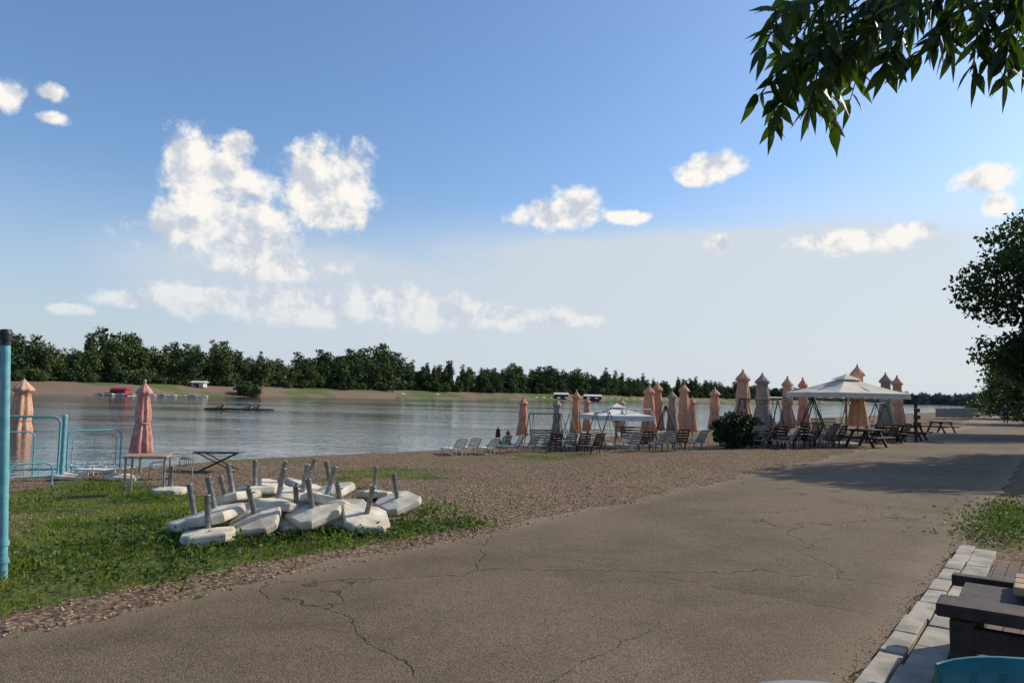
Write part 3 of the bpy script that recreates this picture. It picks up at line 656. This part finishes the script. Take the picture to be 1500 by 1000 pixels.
def plastic_chair(mat,name,p,r_,sc=1,arms=True):
    m=MB(); 
    m.box((0,0,.43),(.44,.42,.03),Euler((.05,0,0)),0,.012)
    N=12
    for z0,z1 in (((.47,.52),(.76,.84)) if arms else ((.47,.52),(.60,.84))):
        vs=[];fs=[]
        for i in range(N+1):
            u=i/N*2-1; x_=.24*u; y_=-.21-.05*(1-u*u); zt=z1-.05*(abs(u)**3)*(z1>.6)
            lean_=lambda z:-(z-.43)*.22
            vs+=[(x_,y_+lean_(z0),z0),(x_,y_+lean_(zt),zt),(x_,y_+lean_(zt)-.02,zt),(x_,y_+lean_(z0)-.02,z0)]
        for i in range(N):
            for k in range(4): fs.append((4*i+k,4*i+(k+1)%4,4*i+4+(k+1)%4,4*i+4+k))
        fs+=[(0,1,2,3),(4*N+3,4*N+2,4*N+1,4*N)]
        m.add(vs,fs,0,True)
    for i in range(7):
        u=-1+i/3; m.tube((.225*u,-.215-.05*(1-u*u)-.01,.44),(.225*u,-.215-.05*(1-u*u)-.01-.35*.22,.79),.014,None,6,0)
    for sx in (-1,1):
        m.tube((sx*.21,.2,.43),(sx*.25,.24,0),.018,.014,8,0); m.tube((sx*.21,-.2,.43),(sx*.25,-.27,0),.018,.014,8,0)
        if arms: m.path([(sx*.24,.18,.43),(sx*.26,.17,.64),(sx*.26,-.05,.66),(sx*.245,-.27,.66)],.016,8,0)
    o=m.obj(name,[mat],p,(0,0,r_)); o.scale=(sc,)*3; return o
for px,py,r_ in [(272,700,.4),(228,702,1.9)]:
    plastic_chair(M_grey,'plastic_chair',P_ground(px,py),r_,.55)
plastic_chair(M_teal,'plastic_chair',Vector((1.585,2.58,.03)),-.12,.99,False)
m=MB(); m.lathe([(.70,.02),(.70,.30),(.705,.315),(.72,.32),(.732,.315),(.735,.29),(.735,.0)],(0,0,0),48,0); m.tube((0,0,.03),(0,0,.70),.03,None,12,0)
for k in range(4): a_=k*math.pi/2+.4; m.tube((0,0,.12),(.28*math.cos(a_),.28*math.sin(a_),.015),.02,.015,8,0)
m.obj('round_table',[M_grey],(.90,2.03,.012))
m=MB()
for k in range(3): m.box((1.0,.40+k*.155,.50),(1.3,.14,.05),None,1,.006)
m.box((.75,.02,.43),(1.5,.26,.07),None,0,.008); m.box((.75,.85,.42),(1.5,.1,.07),None,0,.008); m.box((.78,.45,.41),(1.4,.56,.05),None,0,.005)
for sx in (.12,1.35):
    m.box((sx,.0,.19),(.12,.12,.38),None,0,.008); m.box((sx,.80,.19),(.12,.12,.38),None,0,.008); m.box((sx,.4,.12),(.09,.7,.09),None,0,.006)
m.box((.75,-.02,.28),(1.3,.07,.13),None,0,.006)
p=P_z(1378,890,.47); m.obj('timber_bench',[M_dwood,M_lwood],(p.x+.04,p.y+.1,.03),(0,0,-.62))

p0=P_ground(4,846); p1=P_y(9,488,p0.y); m=MB(); ax=(p1-p0)
m.tube(p0-ax*.03,p1,.036,None,16,0); m.tube(p1-ax*.03,p1-ax*.004,.052,None,16,1); m.tube(p1-ax*.004,p1+ax*.016,.056,.04,16,1); m.tube(p1-ax*.05,p1-ax*.03,.042,None,16,1)
for f_ in (.06,.13): m.tube(p0+ax*f_,p0+ax*(f_+.02),.046,None,14,0)
q=p0+ax*.1; m.tube(q,q+Vector((-.35,.3,.02)),.026,None,12,0); q=p0+ax*.93; m.tube(q,q+Vector((-.5,.3,0)),.015,None,10,0)
m.obj('turquoise_post',[M_turq,M_black])
def rail(name,pts_px,ytop,r=.022,bars=0,z0=-.25,mid_=False):
    m=MB(); a_=P_z(*pts_px[0],z0); b_=P_z(*pts_px[1],z0); H=H_at(pts_px[1][0],ytop,b_)
    up=Vector((0,0,1)); k=min(.12,H*.3)
    d=(b_-a_).normalized()
    pts=[Vector((a_.x,a_.y,min(z0,gz(a_.x,a_.y))-.05)),a_+up*(H-k),a_+up*(H-k*.3)+d*k*.3,a_+up*H+d*k,b_+up*H-d*k,b_+up*(H-k*.3)-d*k*.3,b_+up*(H-k),Vector((b_.x,b_.y,min(z0,gz(b_.x,b_.y))-.05))]
    m.path(pts,r,10,0); m.tube(a_+up*.15,b_+up*.15,r*.8,None,8,0)
    if mid_: m.tube(a_+up*H*.6,b_+up*H*.6,r*.7,None,8,0)
    for i in range(bars): q=a_.lerp(b_,(i+1)/(bars+1)); m.tube(q+up*.15,q+up*H,r*.5,None,6,0)
    m.obj(name,[M_turq])
rail('steel_railing',[(-60,700),(84,698)],610,.022); rail('steel_railing',[(97,694),(175,690)],629,.018); rail('steel_railing',[(12,712),(76,708)],677,.016,2); rail('steel_railing',[(-8,690),(48,688)],632,.016)
rail('steel_railing',[(104,692),(168,689)],636,.010,1)
m=MB(); a_=P_z(90,699,-.25); H=H_at(90,610,a_); m.tube(a_-Vector((0,0,.3)),a_+Vector((0,0,H)),.045,None,14,0); m.lathe([(H,.05),(H+.03,.045),(H+.05,.01)],a_,14,0); m.obj('railing_post',[M_turq])
for px,py in [(105,702),(178,703)]:
    p=P_ground(px,py); m=MB(); m.box((0,0,.05),(.6,.4,.09),Euler((0,.1,.3)),0,.02); m.box((0,0,.11),(.4,.25,.04),Euler((0,.1,.3)),0,.02); m.obj('concrete_slab',[M_conc],p)

# ------------------------------------------------------------------ far bank
p=P_ground(176,578.5); m=MB(); m.box((0,0,1.2),(4.6,3,2.2),None,0,.03)
m.add([(-2.6,-1.8,2.3),(2.6,-1.8,2.3),(2.6,1.8,2.3),(-2.6,1.8,2.3),(-2.2,0,3.0),(2.2,0,3.0)],[(0,1,5,4),(3,4,5,2),(0,4,3),(1,2,5),(0,3,2,1)],1)
m.box((-.9,-1.52,1.1),(.9,.06,1.9),None,2); m.box((1.1,-1.52,1.5),(1.2,.06,.8),None,2); m.box((0,0,.05),(7,5,.2),None,3,.03)
o=m.obj('red_hut',[M_red,mk('red_roof',(.30,.02,.03),.8),M_glass,M_roof],(p.x,p.y,p.z-.1)); o.scale=(.95,.95,.75)
m=MB()
for k in range(17): m.box((-23+k*2.9,random.uniform(-.6,.6),.25),(2.5,1.4,.35),Euler((0,0,random.uniform(-.3,.3))),0 if k%3 else 1,.08); m.box((-23+k*2.9,0,.5),(1.2,.7,.25),None,1,.05)
p=P_ground(180,580.5); m.obj('floating_dock',[M_roof,M_grey],(p.x,p.y-1.5,WZ+.05))
def house(name,px,py,w,d,h,rise,wm_,rm_):
    p=P_ground(px,py); m=MB(); m.box((0,0,h/2),(w,d,h),None,0,.02)
    e=.5; m.add([(-w/2-e,-d/2-e,h),(w/2+e,-d/2-e,h),(w/2+e,d/2+e,h),(-w/2-e,d/2+e,h),(-w/2-e,0,h+rise),(w/2+e,0,h+rise)],[(0,1,5,4),(3,4,5,2),(0,4,3),(1,2,5),(0,3,2,1)],1)
    for k in range(int(w//2.2)): m.box((-w/2+1.2+k*2.2,-d/2-.03,h*.55),(1.1,.08,h*.4),None,2)
    m.box((0,-d/2-.05,h*.4),(.9,.08,h*.8),None,2); m.obj(name,[wm_,rm_,M_glass],p)
house('boathouse',292,567,4.0,3.2,1.6,.6,M_cream,M_roof); house('beach_cafe',822,583,7,5,2.0,1.0,M_dwood,M_roof); house('beach_cafe',868,585,9,6,1.8,1.0,M_dwood,M_roof)
m=MB()
for px in list(range(785,960,11))+[590,640]:
    p=P_ground(px,587+(px-780)*.011 if px>760 else 583); x_,y_,z_=p
    m.tube((x_,y_,z_),(x_,y_,z_+2.0),.06,None,5,1); m.lathe([(2.3,.05),(1.7,1.2)],(x_,y_,z_),8,0)
m.obj('distant_beach_parasols',[M_cream,M_lwood])

# ------------------------------------------------------------------ people
def figure(joints,edges,radii,matfn):
    bm=bmesh.new(); sk=bm.verts.layers.skin.verify(); names=list(joints); vs={}
    for n_ in names: v=bm.verts.new(joints[n_]); v[sk].radius=(radii[n_],radii[n_]); v[sk].use_root=(n_=='pelvis'); vs[n_]=v
    for a_,b_ in edges: bm.edges.new((vs[a_],vs[b_]))
    me=bpy.data.meshes.new('fig'); bm.to_mesh(me); bm.free(); ob=bpy.data.objects.new('fig',me); coll.objects.link(ob)
    ob.modifiers.new('s','SKIN'); sb=ob.modifiers.new('u','SUBSURF'); sb.levels=1; sb.render_levels=1
    dg=bpy.context.evaluated_depsgraph_get(); m2=bpy.data.meshes.new_from_object(ob.evaluated_get(dg)); bpy.data.objects.remove(ob)
    m2.materials.clear()
    for mm in (M_skin,M_shirt,M_cloth,M_hair): m2.materials.append(mm)
    for f_ in m2.polygons: f_.material_index=matfn(f_.center); f_.use_smooth=True
    return m2
E=[('pelvis','waist'),('waist','chest'),('chest','neck'),('neck','head'),('head','crown'),('chest','shL'),('shL','elL'),('elL','haL'),('haL','fiL'),('chest','shR'),('shR','elR'),('elR','haR'),('haR','fiR'),('pelvis','hiL'),('hiL','knL'),('knL','anL'),('anL','toL'),('pelvis','hiR'),('hiR','knR'),('knR','anR'),('anR','toR')]
Rr=dict(pelvis=.14,waist=.125,chest=.15,neck=.055,head=.095,crown=.075,shL=.065,elL=.045,haL=.032,fiL=.025,shR=.065,elR=.045,haR=.032,fiR=.025,hiL=.095,knL=.06,anL=.042,toL=.035,hiR=.095,knR=.06,anR=.042,toR=.035)
walk=dict(pelvis=(0,0,.95),waist=(0,0,1.1),chest=(0,.02,1.34),neck=(0,.02,1.48),head=(0,.04,1.58),crown=(0,.03,1.68),shL=(-.19,.02,1.38),elL=(-.23,-.1,1.12),haL=(-.23,.02,.88),fiL=(-.22,.05,.78),shR=(.19,.02,1.38),elR=(.23,.06,1.1),haR=(.23,.2,.9),fiR=(.22,.26,.82),
 hiL=(-.1,0,.9),knL=(-.1,.2,.5),anL=(-.1,.22,.09),toL=(-.1,.38,.05),hiR=(.1,0,.9),knR=(.1,.02,.48),anR=(.1,-.28,.14),toR=(.1,-.14,.04))
mw=figure(walk,E,Rr,lambda c:3 if (c.z>1.6 and c.y<.05) or c.z>1.66 else 0 if c.z>1.45 else 1 if c.z>.95 and abs(c.x)<.3 else 2 if c.z<.95 and abs(c.x)<.19 else 0)
for px,py,r_ in [(1473,621,2.6)]:
    p=P_ground(px,py); p.z=.012; link('walking_person',mw,p,(0,0,r_))
rowp=dict(pelvis=(0,0,.22),waist=(.05,0,.36),chest=(.16,0,.62),neck=(.18,0,.76),head=(.2,0,.86),crown=(.2,0,.96),shL=(.14,-.18,.66),elL=(-.1,-.26,.55),haL=(-.32,-.2,.48),fiL=(-.39,-.18,.47),shR=(.14,.18,.66),elR=(-.1,.26,.55),haR=(-.32,.2,.48),fiR=(-.39,.18,.47),
 hiL=(-.05,-.1,.2),knL=(-.4,-.12,.42),anL=(-.7,-.1,.15),toL=(-.75,-.1,.27),hiR=(-.05,.1,.2),knR=(-.4,.12,.42),anR=(-.7,.1,.15),toR=(-.75,.1,.27))
mr=figure(rowp,E,Rr,lambda c:3 if c.z>.9 else 0 if c.z>.74 else 1 if c.x>-.02 else 0 if c.z>.45 and c.x>-.4 else 2)
def rowboat(px,py,seats,L):
    p=P_z(px,py,WZ); root=empty('rowing_boat',(p.x,p.y,WZ)); root.rotation_euler=(0,0,.35)
    m=MB(); n=14; vs=[];fs=[]
    for i in range(n+1):
        u=i/n*2-1; w=.3*(1-abs(u)**2.2)+.012; vs+=[(u*L/2,-w,.14),(u*L/2,-w*.7,-.02),(u*L/2,w*.7,-.02),(u*L/2,w,.14)]
    for i in range(n):
        for k in range(3): fs.append((4*i+k,4*i+4+k,4*i+5+k,4*i+k+1))
        if abs(i-n/2)>n*.3: fs.append((4*i,4*i+3,4*i+7,4*i+4))
    m.add(vs,fs,0,True); m.obj('hull',[M_dark],parent=root)
    for k,sx in enumerate(seats):
        link('rower',mr,(sx,0,-.03),(0,0,0),root); o=MB()
        for sg in (-1,1):
            o.tube((sx-.36,sg*.17,.45),(sx-.1,sg*2.0,.1),.018,None,6,0); o.box((sx-.07,sg*2.15,.07),(.06,.4,.14),None,0,.01); o.tube((sx-.25,sg*.28,.13),(sx-.28,sg*.7,.38),.015,None,5,0)
        o.obj('oars',[M_dark],parent=root)
rowboat(325,599,[0],4.2); rowboat(371,600,[-.5,.55],5.0)

# ------------------------------------------------------------------ sun + sky
SUN_AZ=math.radians(68); SUN_EL=math.radians(34)
sd=Vector((math.sin(SUN_AZ)*math.cos(SUN_EL),math.cos(SUN_AZ)*math.cos(SUN_EL),math.sin(SUN_EL)))
ld=bpy.data.lights.new('sun','SUN'); ld.energy=5.0; ld.angle=math.radians(.53); ld.color=(1,.89,.73)
lo=bpy.data.objects.new('sun',ld); coll.objects.link(lo); lo.rotation_euler=(-sd).to_track_quat('-Z','Y').to_euler(); lo.location=sd*50
wd=bpy.data.worlds.new('World'); scene.world=wd; wd.use_nodes=True; t=NT(wd.node_tree)
try:
    wd.cycles.sampling_method='MANUAL'; wd.cycles.sample_map_resolution=256
except Exception as ex: print(ex)
bg=wd.node_tree.nodes['Background']; bg.inputs[1].default_value=.125
sky=t.node('ShaderNodeTexSky'); sky.sky_type='NISHITA'; sky.sun_disc=False; sky.sun_elevation=SUN_EL; sky.sun_rotation=SUN_AZ; sky.air_density=1.1; sky.dust_density=1.2; sky.ozone_density=2.4
dr=t.node('ShaderNodeTexCoord').outputs['Generated']; sp=t.node('ShaderNodeSeparateXYZ'); t.put(sp.inputs[0],t.vm('NORMALIZE',dr))
az=t.math('ARCTAN2',sp.outputs[0],sp.outputs[1]); el=t.math('ARCSINE',sp.outputs[2])
cb=t.node('ShaderNodeCombineXYZ'); t.put(cb.inputs[0],az); t.put(cb.inputs[1],el); VEC=cb.outputs[0]
def ae(px,py): d=ray(px,py); return math.atan2(d.x,d.y),math.asin(d.z)
def conv(b):
    cx,cy,rx,ry=b; a0,e0=ae(cx,cy); a1,_=ae(cx+rx,cy); _,e1=ae(cx,cy-ry); return a0,e0,abs(a1-a0),abs(e1-e0)
cum=[(318,262,74,54),(345,213,24,20),(262,228,24,24),(318,325,96,52),(372,352,60,36),(245,325,40,20),(462,268,64,48),(508,265,44,46),(488,308,54,32),(813,314,58,20),(843,300,30,24),(1045,243,52,18),(1022,262,24,9),(1443,260,52,20),(1466,298,22,16),
 (12,135,28,24),(75,137,22,13),(74,172,24,10),(285,436,64,24),(95,452,30,8),(190,438,50,12),(1345,337,46,15),(1250,352,90,16),(1052,358,20,18),(918,318,30,9),(440,448,100,26),(570,448,100,28),(720,465,120,18),(830,468,50,9),(400,392,80,20)]
blobs=[conv(b) for b in cum]
cur=None
for (a0,e0,ra,re) in blobs:
    q=t.vm('MULTIPLY_ADD',VEC,(1/ra,1/re,0),(-a0/ra,-e0/re,0)); L=t.vm('LENGTH',q,out=1)
    cur=L if cur is None else t.math('SMOOTH_MIN',cur,L,.3)
n=t.noise(VEC,20,8,.62,.1); noff=t.noise(t.vm('ADD',VEC,(.012,.018,0)),20,5,.6,.1)
d0=t.math('MAXIMUM',t.math('SUBTRACT',1.2,cur),-2.0)
d0=t.math('ADD',d0,t.math('MULTIPLY',t.math('SUBTRACT',n,.5),3.0))
alpha=t.ss(d0,-.15,.62); lit=t.ss(t.math('ADD',t.math('SUBTRACT',n,noff),t.math('MULTIPLY',d0,-.045)),-.17,.07)
alpha=t.math('MULTIPLY',alpha,t.ss(el,.07,.24,.50,1.0))
ccol=t.mix(lit,(4.7,5.05,5.7),(7.9,7.6,7.15))
streak=t.noise(t.vm('MULTIPLY',VEC,(1,5,1)),3.2,5,.55); fine=t.noise(t.vm('MULTIPLY',VEC,(1,2.2,1)),13,5,.6)
def soft(b,k=1):
    a0,e0,ra,re=conv(b); q=t.vm('MULTIPLY_ADD',VEC,(1/ra,1/re,0),(-a0/ra,-e0/re,0)); return t.ss(t.vm('LENGTH',q,out=1),.3,1.12,k,0)
veil=soft((1020,365,520,36),.6)
for b,k in [((860,480,820,170),.95),((360,395,250,80),.55),((1250,440,560,200),.55)]:
    veil=t.math('ADD',veil,soft(b,k))
veil=t.math('MULTIPLY',veil,t.ss(t.math('ADD',t.math('MULTIPLY',streak,.6),t.math('MULTIPLY',fine,.4)),.3,.7,.5,1.15))
haze=t.ss(el,0,.30,.7,0); veil=t.math('MINIMUM',t.math('ADD',veil,haze),.93)
base=t.mix(1.0,sky.outputs[0],(.94,1.10,1.28),'MULTIPLY')
vcol=t.mix(t.ss(az,-.5,.5),(4.7,5.3,6.0),(5.3,5.75,6.15))
c=t.mix(veil,base,vcol); c=t.mix(alpha,c,ccol)
t.put(bg.inputs[0],c)
print('SKYOK')
